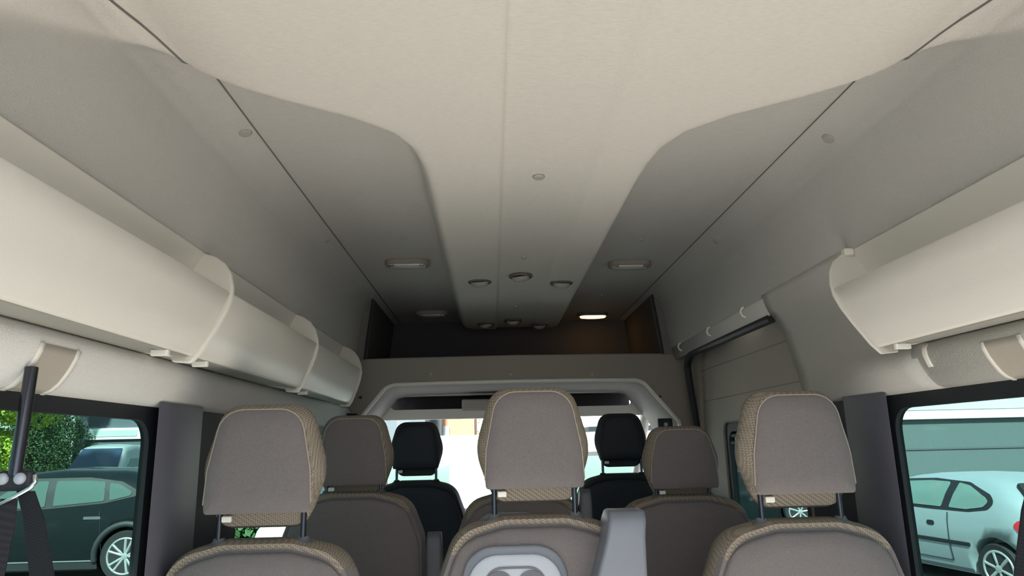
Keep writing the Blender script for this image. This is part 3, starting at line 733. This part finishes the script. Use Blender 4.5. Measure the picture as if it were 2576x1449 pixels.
def car(label, loc, heading, paint, L=3.83, W=1.65, H=1.43, wb=2.44, ro=.63, R=.29, belt=.90, roof=None, hood=None, wins=(), details=(), rear_glass=None, group=None, clad=None, glassm=None, spokes=5, name='car', rim=None, tail=None, twin=False):
    """x forward from the rear bumper; body lofted through cross-sections; origin on the ground"""
    C = empty(name, (loc[0], loc[1], ZG), math.atan2(heading[1], heading[0])); tag(C, label, 'car', group)
    hw = W/2
    def wplan(x):
        e = min(x/.55, 1); f = min((L-x)/.75, 1)
        return hw*(.80+.20*math.sin(max(0, e)*PI/2))*(.78+.22*math.sin(max(0, f)*PI/2))
    def zs(x):
        zr = lerp_list(roof, x); zb = min(lerp_list(hood, x), zr); return zb, zr
    def Y(x, z):
        zb, zr = zs(x); w = wplan(x)
        S = [(.18, w*.93), (.30, w*.965), (.52, w*1.0), (zb-.10, w*.985), (zb, w*.955)]
        if zr > zb+.02: S += [(zb+(zr-zb)*.5, w*.87), (zr-.07, w*.765), (zr-.02, w*.69), (zr+.001, w*.56)]
        else: S += [(zr+.001, w*.8)]
        return lerp_list(S, z)
    rings = []
    xs = [0, .03, .09, .2, .35, .5]+[.5+(L-1.0)*k/26 for k in range(1, 26)]+[L-.5, L-.3, L-.15, L-.05, L]
    for x in xs:
        zb, zr = zs(x); fz = [.0, .12, .34, .58, .80, 1.0]
        low = .18+.12*max(0, 1-x/.25)+.10*max(0, 1-(L-x)/.25)
        zl = [low+(zb-low)*t for t in fz]; zu = [zb+(zr-zb)*t for t in (.25, .5, .75, .92, .985)]
        half = [(Y(x, z), z) for z in zl]+[(Y(x, z), z) for z in zu]+[(Y(x, zr)*.75, zr+.0), (Y(x, zr)*.35, zr+.012)]
        half = [(wplan(x)*.6, low-.02)]+half
        rings.append([(x, y, z) for y, z in half]+[(x, -y, z) for y, z in reversed(half)])
    body = loft('body', rings, paint, C, angle=60)
    # wheel openings are cut out of the body
    cut = lathe('cut', [(R+.055, -hw-.1), (R+.055, -hw+.25)], paint, None, 32, (0, 0, 0), axis='y')
    allc = []
    for wx in (ro, ro+wb):
        for s in (-1, 1):
            c = lathe('cut', [(R+.055, s*(hw+.1)), (R+.055, s*(hw-.26))], paint, None, 36, (wx, 0, R+.01), axis='y'); c.matrix_world = C.matrix_basis; allc.append(c)
    bpy.data.objects.remove(cut)
    bpy.context.view_layer.update()
    for c in allc:
        md = body.modifiers.new('b', 'BOOLEAN'); md.object = c; md.operation = 'DIFFERENCE'; md.solver = 'EXACT'
    dg = bpy.context.evaluated_depsgraph_get(); me = bpy.data.meshes.new_from_object(body.evaluated_get(dg))
    body.modifiers.clear(); body.data = me
    for c in allc: bpy.data.objects.remove(c)
    body.data.materials.clear(); body.data.materials.append(paint)
    def sheet(nm, poly, M, s, off=.008, par=None, k=5, th=.006):
        poly = rpoly(poly[0], poly[1], k)
        n = len(poly); cx = sum(p[0] for p in poly)/n; cz = sum(p[1] for p in poly)/n
        v = []; lv = (1, .8, .6, .4, .2)
        den = []
        for i in range(n):
            a_, b_ = poly[i], poly[(i+1) % n]; q_ = max(1, int(math.hypot(b_[0]-a_[0], b_[1]-a_[1])/.12))
            den += [(a_[0]+(b_[0]-a_[0])*t/q_, a_[1]+(b_[1]-a_[1])*t/q_) for t in range(q_)]
        poly = den; n = len(poly)
        for layer in (off, off-th-.004):
            for t in lv: v += [(cx+(x-cx)*t, s*(Y(cx+(x-cx)*t, cz+(z-cz)*t)+layer), cz+(z-cz)*t) for x, z in poly]
            v.append((cx, s*(Y(cx, cz)+layer), cz))
        m3 = 5*n+1; f = []
        for b in (0, m3):
            for q in range(4): f += [(b+q*n+i, b+q*n+(i+1) % n, b+(q+1)*n+(i+1) % n, b+(q+1)*n+i) for i in range(n)]
            f += [(b+4*n+i, b+4*n+(i+1) % n, b+5*n) for i in range(n)]
        f += [(i, (i+1) % n, m3+(i+1) % n, m3+i) for i in range(n)]
        return obj(nm, v, f, M, par or C, smooth=True, angle=50)
    gm = glassm or m_winddark
    for s in (-1, 1):
        for kind, poly, rr in wins:
            sheet({'f': 'window_surround', 'g': 'side_window', 'p': 'door_pillar'}[kind], (poly, rr), {'f': m_black, 'g': gm, 'p': m_darktrim}[kind], s, {'f': .004, 'g': .012, 'p': .016}[kind])
        for nm, poly, rr, M in details: sheet(nm, (poly, rr), M, s, .007)
    if rear_glass:
        (xa, za), (xb, zb) = rear_glass
        for k, (nm, M, o_, g_) in enumerate((('rear_window_seal', m_black, .004, 0), ('rear_window', gm, .010, .045))):
            n_ = Vector((-(zb-za), 0, (xb-xa))).normalized(); n_ = n_ if n_.x < 0 else -n_
            dv = Vector((xb-xa, 0, zb-za)).normalized(); A = Vector((xa, 0, za))+dv*g_; B = Vector((xb, 0, zb))-dv*g_
            wa, wb_ = hw*.80-g_, hw*.66-g_
            q = [A+Vector((0, -wa, 0)), A+Vector((0, wa, 0)), B+Vector((0, wb_, 0)), B+Vector((0, -wb_, 0))]
            lo = [p+n_*(-.03) for p in q]; hi = [p+n_*(.02+o_) for p in q]
            bevel(obj(nm, lo+hi, [(0, 1, 2, 3), (4, 5, 6, 7), (0, 1, 5, 4), (1, 2, 6, 5), (2, 3, 7, 6), (3, 0, 4, 7)], M, C), .015)
        # windscreen
    if tail:
        for s in (-1, 1):
            sheet('tail_lamp', (tail, .04), m_red, s, .012)
    for wx in (ro, ro+wb):
        for s in (-1, 1):
            W_ = empty('wheel'); W_.parent = C; W_.location = (wx, s*(hw-.11), R)
            lathe('tyre', [(R*.66, -.09), (R*.93, -.10), (R, -.06), (R, .06), (R*.93, .10), (R*.66, .09)], m_tyre, W_, 40, axis='y')
            lathe('wheel_disc', [(R*.66, s*.02), (R*.1, s*.03)], m_greydark, W_, 32, axis='y')
            rr_ = R*.68; ring = [(rr_*math.cos(a), s*.085, rr_*math.sin(a)) for a in [i*2*PI/36 for i in range(36)]]
            tube('rim', ring, .018, rim or m_alloy, W_, 8, closed=True)
            for k in range(spokes*(2 if twin else 1)):
                a = (k//2*2*PI/spokes+(k % 2)*.42 if twin else k*2*PI/spokes)+.3; dx, dz = math.cos(a), math.sin(a)
                tube('spoke', [(dx*.03, s*.065, dz*.03), (dx*R*.4, s*.085, dz*R*.4), (dx*rr_, s*.080, dz*rr_)], [.028, .020, .024], rim or m_alloy, W_, 8)
            lathe('hub_cap', [(.05, s*.06), (.045, s*.095), (.01, s*.10)], rim or m_alloy, W_, 20, axis='y')
    if clad:
        for wx in (ro, ro+wb):
            for s in (-1, 1):
                pts = [(wx+(R+.075)*math.cos(a), s*(Y(wx+(R+.075)*math.cos(a), max(.2, R+(R+.075)*math.sin(a)))+.0), R+.01+(R+.075)*math.sin(a)) for a in [PI*(i/18)*1.1-.16 for i in range(19)]]
                tube('arch_cladding', pts, .045, clad, C, 8)
    return C

m_cladd = mat('black_cladding', (.03, .032, .035), .6)
silver = mat('silver_car_paint', (.36, .42, .45), .32, metal=.35)
blackp = mat('black_car_paint', (.008, .012, .014), .16, spec=.22)
greyp = mat('pale_grey_car_paint', (.42, .46, .47), .3, metal=.3)
whitep = mat('white_car_paint', (.80, .81, .80), .3)
m_greenglass = mat('green_tinted_car_glass', (.15, .24, .22), .22, spec=.6)
hatch_roof = [(0, .62), (.06, .92), (.16, 1.0), (.30, 1.11), (.52, 1.27), (.80, 1.325), (1.35, 1.345), (1.9, 1.32), (2.25, 1.25), (2.85, 1.0), (3.0, .93), (3.5, .80), (3.75, .62), (3.83, .45)]
hatch_hood = [(0, .60), (.06, .80), (.3, .93), (1.0, .90), (2.2, .86), (2.85, .90), (3.0, .90), (3.5, .78), (3.75, .60), (3.83, .44)]
# rear axle under the measured wheel, tail towards the camera side
hd = Vector((-.20, .98)).normalized(); ax = at(2513, 1432, 'z', ZG+.29)
base = Vector((ax.x, ax.y))-hd*.63
lat = Vector((hd.y, -hd.x)); base += lat*(.825-.02)
car('silver three door hatchback parked outside the right window', base, hd, silver,
    roof=hatch_roof, hood=hatch_hood,
    wins=[('f', [(.68, .945), (.60, 1.03), (.66, 1.12), (1.0, 1.255), (1.55, 1.285), (2.05, 1.26), (2.62, 1.01), (2.68, .92), (1.5, .90), (.95, .905)], [.10, .10, .12, .2, .2, .2, .08, .03, .2, .2]),
          ('g', [(.74, .975), (.68, 1.04), (.73, 1.09), (.98, 1.215), (1.14, 1.245), (1.25, .94), (.98, .935)], [.08, .08, .10, .1, .02, .02, .1]),
          ('g', [(1.37, .94), (1.27, 1.25), (1.6, 1.255), (2.0, 1.23), (2.50, 1.0), (2.55, .95)], [.02, .03, .15, .15, .05, .03])],
    details=[('rub_strip', [(.96, .50), (.96, .545), (2.7, .555), (2.7, .51)], .015, m_black), ('door_handle', [(1.48, .70), (1.48, .76), (1.60, .76), (1.60, .70)], .03, m_black),
             ('door_seam', [(1.262, .30), (1.262, .88), (1.270, .88), (1.270, .30)], .001, m_darktrim), ('door_seam', [(1.27, .30), (1.27, .307), (2.5, .307), (2.5, .30)], .001, m_darktrim),
             ('sill_trim', [(1.0, .19), (1.0, .235), (2.6, .235), (2.6, .19)], .01, m_greydark)],
    rear_glass=((.10, .96), (.44, 1.25)), glassm=m_greenglass, tail=[(.10, .70), (.10, .84), (.30, .86), (.36, .80), (.30, .72)], spokes=6)
# roof rails of the hatch? a slim dark gutter strip either side is part of the photo
suv_roof = [(0, .70), (.05, 1.05), (.25, 1.22), (.60, 1.52), (1.0, 1.60), (2.0, 1.63), (2.7, 1.57), (3.4, 1.12), (3.6, 1.06), (4.2, .95), (4.4, .70), (4.45, .5)]
suv_hood = [(0, .66), (.05, .98), (.4, 1.16), (.9, 1.08), (1.6, 1.02), (3.3, .98), (3.5, 1.0), (4.2, .92), (4.4, .68), (4.45, .48)]
ax = at(285, 1400, 'z', ZG+.37); 
car('black crossover with alloy wheels parked outside the left window', (ax.x+.96, ax.y+.90), (-1, .0), blackp, L=4.45, W=1.84, H=1.62, wb=2.65, ro=.80, R=.37, roof=suv_roof, hood=suv_hood,
    wins=[('f', [(.62, 1.24), (1.0, 1.43), (1.5, 1.50), (2.5, 1.50), (3.15, 1.12), (3.2, 1.03), (2.0, 1.06), (1.2, 1.12)], [.05, .1, .2, .15, .06, .02, .3, .2]),
          ('g', [(.74, 1.245), (1.02, 1.39), (1.18, 1.42), (1.12, 1.16)], [.04, .05, .02, .02]), ('g', [(1.20, 1.155), (1.25, 1.43), (1.5, 1.455), (1.98, 1.46), (1.94, 1.10)], [.02, .03, .1, .03, .02]), ('g', [(2.06, 1.09), (2.10, 1.46), (2.45, 1.455), (3.02, 1.11), (3.05, 1.06)], [.02, .03, .1, .03, .02])],
    details=[('door_handle', [(1.20, .90), (1.20, .94), (1.45, .94), (1.45, .90)], .015, m_greydark), ('sill_cladding', [(1.2, .20), (1.2, .30), (3.1, .30), (3.1, .20)], .02, m_cladd), ('door_seam', [(1.13, .40), (1.22, 1.02), (1.228, 1.02), (1.138, .40)], .001, m_black), ('chrome_strip', [(1.25, .31), (1.25, .325), (3.0, .325), (3.0, .31)], .003, m_alloy)],
    glassm=mat('suv_glass', (.075, .12, .11), .15, spec=.5), clad=m_cladd, spokes=5, twin=True, tail=[(.06, .98), (.05, 1.08), (.30, 1.14), (.34, 1.06)])
# cars further back on the left
p = at(268, 1150, 'y', 24)
van_roof = [(0, .6), (.04, 1.9), (.2, 2.12), (2.4, 2.16), (3.0, 2.08), (3.7, 1.36), (4.3, 1.05), (4.45, .6)]; van_hood = [(0, .55), (.04, 1.1), (.3, 1.15), (3.2, 1.25), (3.7, 1.25), (4.3, 1.1), (4.45, .55)]
def front_screen(C, w, x0, z0, x1, z1):
    q = [(x0, -w, z0), (x0, w, z0), (x1, w*.82, z1), (x1, -w*.82, z1)]; lo = [(a-.05, b, c-.03) for a, b, c in q]; hi = [(a+.02, b, c+.02) for a, b, c in q]
    return bevel(obj('windscreen', lo+hi, [(0, 1, 2, 3), (4, 5, 6, 7), (0, 1, 5, 4), (1, 2, 6, 5), (2, 3, 7, 6), (3, 0, 4, 7)], mat('dark_windscreen', (.03, .05, .09), .1), C), .02)
v1 = car('pale grey minivan facing the camera before the grey building', (p.x, p.y+2.2), (.1, -1), greyp, L=4.45, W=1.75, wb=2.7, ro=.85, R=.32, roof=van_roof, hood=van_hood, wins=[('g', [(.4, 1.2), (.4, 1.7), (2.9, 1.7), (3.3, 1.22)], .06)], glassm=m_greenglass, group='cars in the far rows')
front_screen(v1, .72, 3.66, 1.40, 3.05, 2.02)
p = at(352, 1155, 'y', 18)
car('pale car behind the black crossover, beside the grey minivan', (p.x+2.0, p.y), (-1, -.1), greyp, roof=hatch_roof, hood=hatch_hood, W=1.7, wins=[('g', [(.70, .98), (1.0, 1.23), (2.0, 1.23), (2.55, .95)], .06)], glassm=m_greenglass, group='cars in the far rows', rear_glass=((.10, .96), (.44, 1.25)))
p = at(72, 1160, 'y', 14.4)
car('dark car with a red tail lamp below the trees', (p.x+.35, p.y-.2), (-1, .05), mat('dark_green_car_paint', (.05, .09, .08), .25), roof=hatch_roof, hood=hatch_hood, wins=[('g', [(.70, .98), (1.0, 1.23), (2.0, 1.23), (2.55, .95)], .06)], glassm=m_greenglass, group='cars in the far rows', tail=[(.05, .68), (.05, .95), (.35, .95), (.38, .70)], rear_glass=((.10, .96), (.44, 1.25)))
# dark car seen low through the sliding door glass
p = at(2036, 1290, 'z', ZG+.32)
car('dark car seen through the sliding door glass beneath the right headrest', (p.x+.8, p.y+.9), (-1, .15), blackp, L=4.45, W=1.8, wb=2.65, ro=.80, R=.33, roof=suv_roof, hood=suv_hood, wins=[('g', [(.8, 1.22), (1.2, 1.45), (2.4, 1.46), (3.0, 1.10)], .06)], spokes=7)
# white vans ahead of the windscreen
def white_van(label, x, y, hdg, Hh=1.95):
    return car(label, (x, y), hdg, whitep, L=5.2, W=1.95, wb=3.2, ro=.95, R=.34, roof=[(0, .6), (.05, Hh-.1), (.2, Hh), (3.5, Hh), (4.2, 1.35), (5.0, 1.1), (5.2, .6)], hood=[(0, .55), (.05, 1.1), (.3, 1.15), (4.0, 1.15), (5.0, 1.05), (5.2, .55)],
        wins=[('f', [(.45, 1.12), (.45, Hh-.22), (2.3, Hh-.22), (2.3, 1.12)], .06), ('g', [(.50, 1.17), (.50, Hh-.27), (2.25, Hh-.27), (2.25, 1.17)], .05), ('g', [(2.8, 1.17), (2.8, Hh-.27), (3.4, Hh-.27), (3.9, 1.2)], .05)], glassm=mat('pale_green_glass', (.10, .17, .14), .2), group='white vans ahead', spokes=6, name='parked_van')
white_van('white van parked ahead of the windscreen between the front seats', 2.2, 9.2, (-1, .04), 1.96)
car('white hatchback parked ahead on the left beyond the windscreen', (1.0, 13.0), (-1, .0), whitep, roof=hatch_roof, hood=hatch_hood, wins=[('g', [(.70, .98), (1.0, 1.23), (2.0, 1.23), (2.55, .95)], .06)], glassm=m_greenglass)

# buildings
def corrug(name, col, rough=.5, sc=9, axis=0):
    M = mat(name, col, rough); n = M.node_tree; b = n.nodes['Principled BSDF']
    t = n.nodes.new('ShaderNodeTexCoord'); wv = n.nodes.new('ShaderNodeTexWave'); wv.inputs['Scale'].default_value = sc; wv.bands_direction = 'X'
    bp = n.nodes.new('ShaderNodeBump'); bp.inputs['Strength'].default_value = .15; bp.inputs['Distance'].default_value = .02
    n.links.new(t.outputs['Object'], wv.inputs['Vector']); n.links.new(wv.outputs[1], bp.inputs['Height']); n.links.new(bp.outputs[0], b.inputs['Normal'])
    return M
m_clad = corrug('grey_blue_cladding', (.10, .125, .145)); m_clad2 = corrug('grey_green_cladding', (.115, .145, .152), sc=4)
yb = 31; b = empty('warehouse', (at(300, 1100, 'y', yb).x, yb, ZG)); tag(b, 'dark grey clad workshop seen through the left window', 'building')
xl = at(188, 1080, 'y', yb).x-b.location.x; 
box('wall', (xl, 0, 0), (xl+15, 10, 8.5), m_clad, b); box('roof_fascia', (xl-.1, -.1, 8.3), (xl+15.1, 10, 8.6), m_greylight, b)
q0 = at(213, 1107, 'y', yb); q1 = at(420, 1074, 'y', yb)
s = box('sign_board', (q0.x-b.location.x, -.12, q0.z-ZG), (q1.x-b.location.x, 0, q1.z-ZG), whitep, b)
box('sign_panel', (q0.x-b.location.x+.12, -.14, q0.z-ZG+.12), (q0.x-b.location.x+2.25, -.11, q1.z-ZG-.10), mat('pale_green_panel', (.45, .58, .52), .5), s)
box('panel_joint', (xl, -.02, 4.95), (xl+15, 0, 5.0), m_greydark, b)
pl = at(182, 1082, 'y', yb-.3); lathe('wall_lamp', [(.09, 0), (.09, -.08), (.03, -.12)], whitep, b, 12, (pl.x-b.location.x+.1, -.05, pl.z-ZG), axis='y')
yb = 21; b = empty('warehouse', (at(2400, 1100, 'y', yb).x, yb, ZG)); tag(b, 'long grey green clad hall with a pale eaves band outside the right window', 'building')
zt = at(2400, 1053, 'y', yb).z-ZG; z2 = at(2400, 1032, 'y', yb).z-ZG
box('wall', (-11, 0, 0), (9, 12, zt), m_clad2, b); box('eaves_band', (-11.2, -.15, zt), (9.2, 0, z2+.1), whitep, b)
prism('roof', [(-.17, z2+.12), (13, z2+1.6), (13, z2+1.4), (-.17, z2+.02)], 'x', -11.3, 9.3, mat('pale_metal_roof', (.62, .66, .64), .5), b)
zj = at(2400, 1130, 'y', yb).z-ZG; box('panel_joint', (-11, -.03, zj), (9, 0, zj+.05), m_greydark, b)
# brick building ahead
def brick_mat():
    M = mat('orange_brick', (.5, .2, .1), .9); n = M.node_tree; b = n.nodes['Principled BSDF']
    t = n.nodes.new('ShaderNodeTexCoord'); mp = n.nodes.new('ShaderNodeMapping'); mp.inputs['Rotation'].default_value = (math.radians(90), 0, 0)
    bk = n.nodes.new('ShaderNodeTexBrick'); bk.inputs['Scale'].default_value = 4
    bk.inputs['Color1'].default_value = (.52, .22, .12, 1); bk.inputs['Color2'].default_value = (.46, .18, .09, 1); bk.inputs['Mortar'].default_value = (.4, .3, .24, 1)
    n.links.new(t.outputs['Object'], mp.inputs[0]); n.links.new(mp.outputs[0], bk.inputs['Vector']); n.links.new(bk.outputs[0], b.inputs['Base Color']); return M
yb = 34; p = at(1155, 1105, 'y', yb); b = empty('brick_building', (p.x, yb, ZG)); tag(b, 'orange brick building seen through the windscreen', 'building')
hw_ = (at(1193, 1100, 'y', yb).x-at(1112, 1100, 'y', yb).x)/2
box('wall', (-hw_*1.1, 0, 0), (hw_*.95, 6, 3.9), brick_mat(), b); box('roof', (-hw_*1.2, -.2, 3.9), (hw_*1.05, 6.2, 4.1), m_greydark, b)
box('door', (-.3, -.05, 0), (.7, 0, 2.1), whitep, b)
box('notice', (-hw_*1.02, -.08, 2.0), (-hw_*.6, -.01, 2.8), mat('grey_notice', (.35, .42, .42), .6), b)

# trees
def tree(label, x, y, h, r, col, col2, n=5200, trunk=.2, kind='round', group=None):
    T = empty('tree', (x, y, ZG)); tag(T, label, 'tree', group)
    lathe('trunk', [(trunk, 0), (trunk*.7, h*.4), (trunk*.2, h*.9)], mat('bark', (.10, .075, .05), .9), T, 10)
    M = mat(label[:12]+'_leaves', col, .6, nscale=1.4, col2=col2)
    rnd = random.Random(hash(kind)+n); v = []; f = []
    if kind == 'round': blobs = [(rnd.uniform(-.55, .55)*r, rnd.uniform(-.5, .5)*r, h*rnd.uniform(.25, .88), r*rnd.uniform(.35, .6)) for _ in range(16)]
    else: blobs = [(rnd.uniform(-.35, .35)*r, rnd.uniform(-.3, .3)*r, h*(.08+.88*k/16), r*(.75-.55*k/16)*rnd.uniform(.85, 1.1)) for k in range(17)]
    for k in range(n):
        bx, by, bz, br = rnd.choice(blobs); d = Vector((rnd.gauss(0, 1), rnd.gauss(0, 1), rnd.gauss(0, 1))).normalized()*br*rnd.uniform(.72, 1.05)
        c = Vector((bx, by, bz))+d; c.z = max(.15, c.z); a = Vector((rnd.gauss(0, 1), rnd.gauss(0, 1), rnd.gauss(0, 1))).normalized(); b_ = a.orthogonal().normalized(); s = rnd.uniform(.035, .075)*(1 if kind == 'round' else .8)*max(1, r/2)
        i = len(v); v += [c-a*s, c+b_*s*.5, c+a*s, c-b_*s*.5]; f.append((i, i+1, i+2, i+3))
    obj('foliage', v, f, M, T, normals=False)
p = at(-15, 1060, 'y', 19); tree('bright yellow green leafy tree at the far left', p.x, p.y, 5.8, 1.5, (.34, .44, .03), (.14, .25, .02), 20000)
for u, yy, h, lab in ((84, 26.2, 6.4, 'dark green conifer beside the bright tree'), (146, 29.4, 6.2, 'dark green conifer next to the corner of the grey workshop')):
    p = at(u, 1060, 'y', yy); tree(lab, p.x, p.y, h, 1.6, (.022, .06, .018), (.05, .10, .03), 26000+u, kind='cone', group='dark conifers')
p = at(1190, 1090, 'y', 30); tree('light green tree beside the orange brick building', p.x+1.3, p.y, 5.2, 1.2, (.25, .36, .05), (.12, .2, .03), 3000)
p = at(600, 1330, 'y', 14)
hb = empty('hedge', (p.x, 14, ZG)); tag(hb, 'green hedge low outside the second left window', 'hedge')
rnd = random.Random(3); v = []; f = []
for k in range(5000):
    c = Vector((rnd.uniform(-1.6, 1.2), rnd.uniform(-.4, .4), rnd.uniform(0, 1.7))); a = Vector((rnd.gauss(0, 1), rnd.gauss(0, 1), rnd.gauss(0, 1))).normalized(); b_ = a.orthogonal().normalized(); s_ = .09
    i = len(v); v += [c-a*s_, c+b_*s_*.6, c+a*s_, c-b_*s_*.6]; f.append((i, i+1, i+2, i+3))
obj('foliage', v, f, mat('hedge_leaves', (.10, .20, .08), .7, nscale=2, col2=(.05, .12, .04)), hb, normals=False)
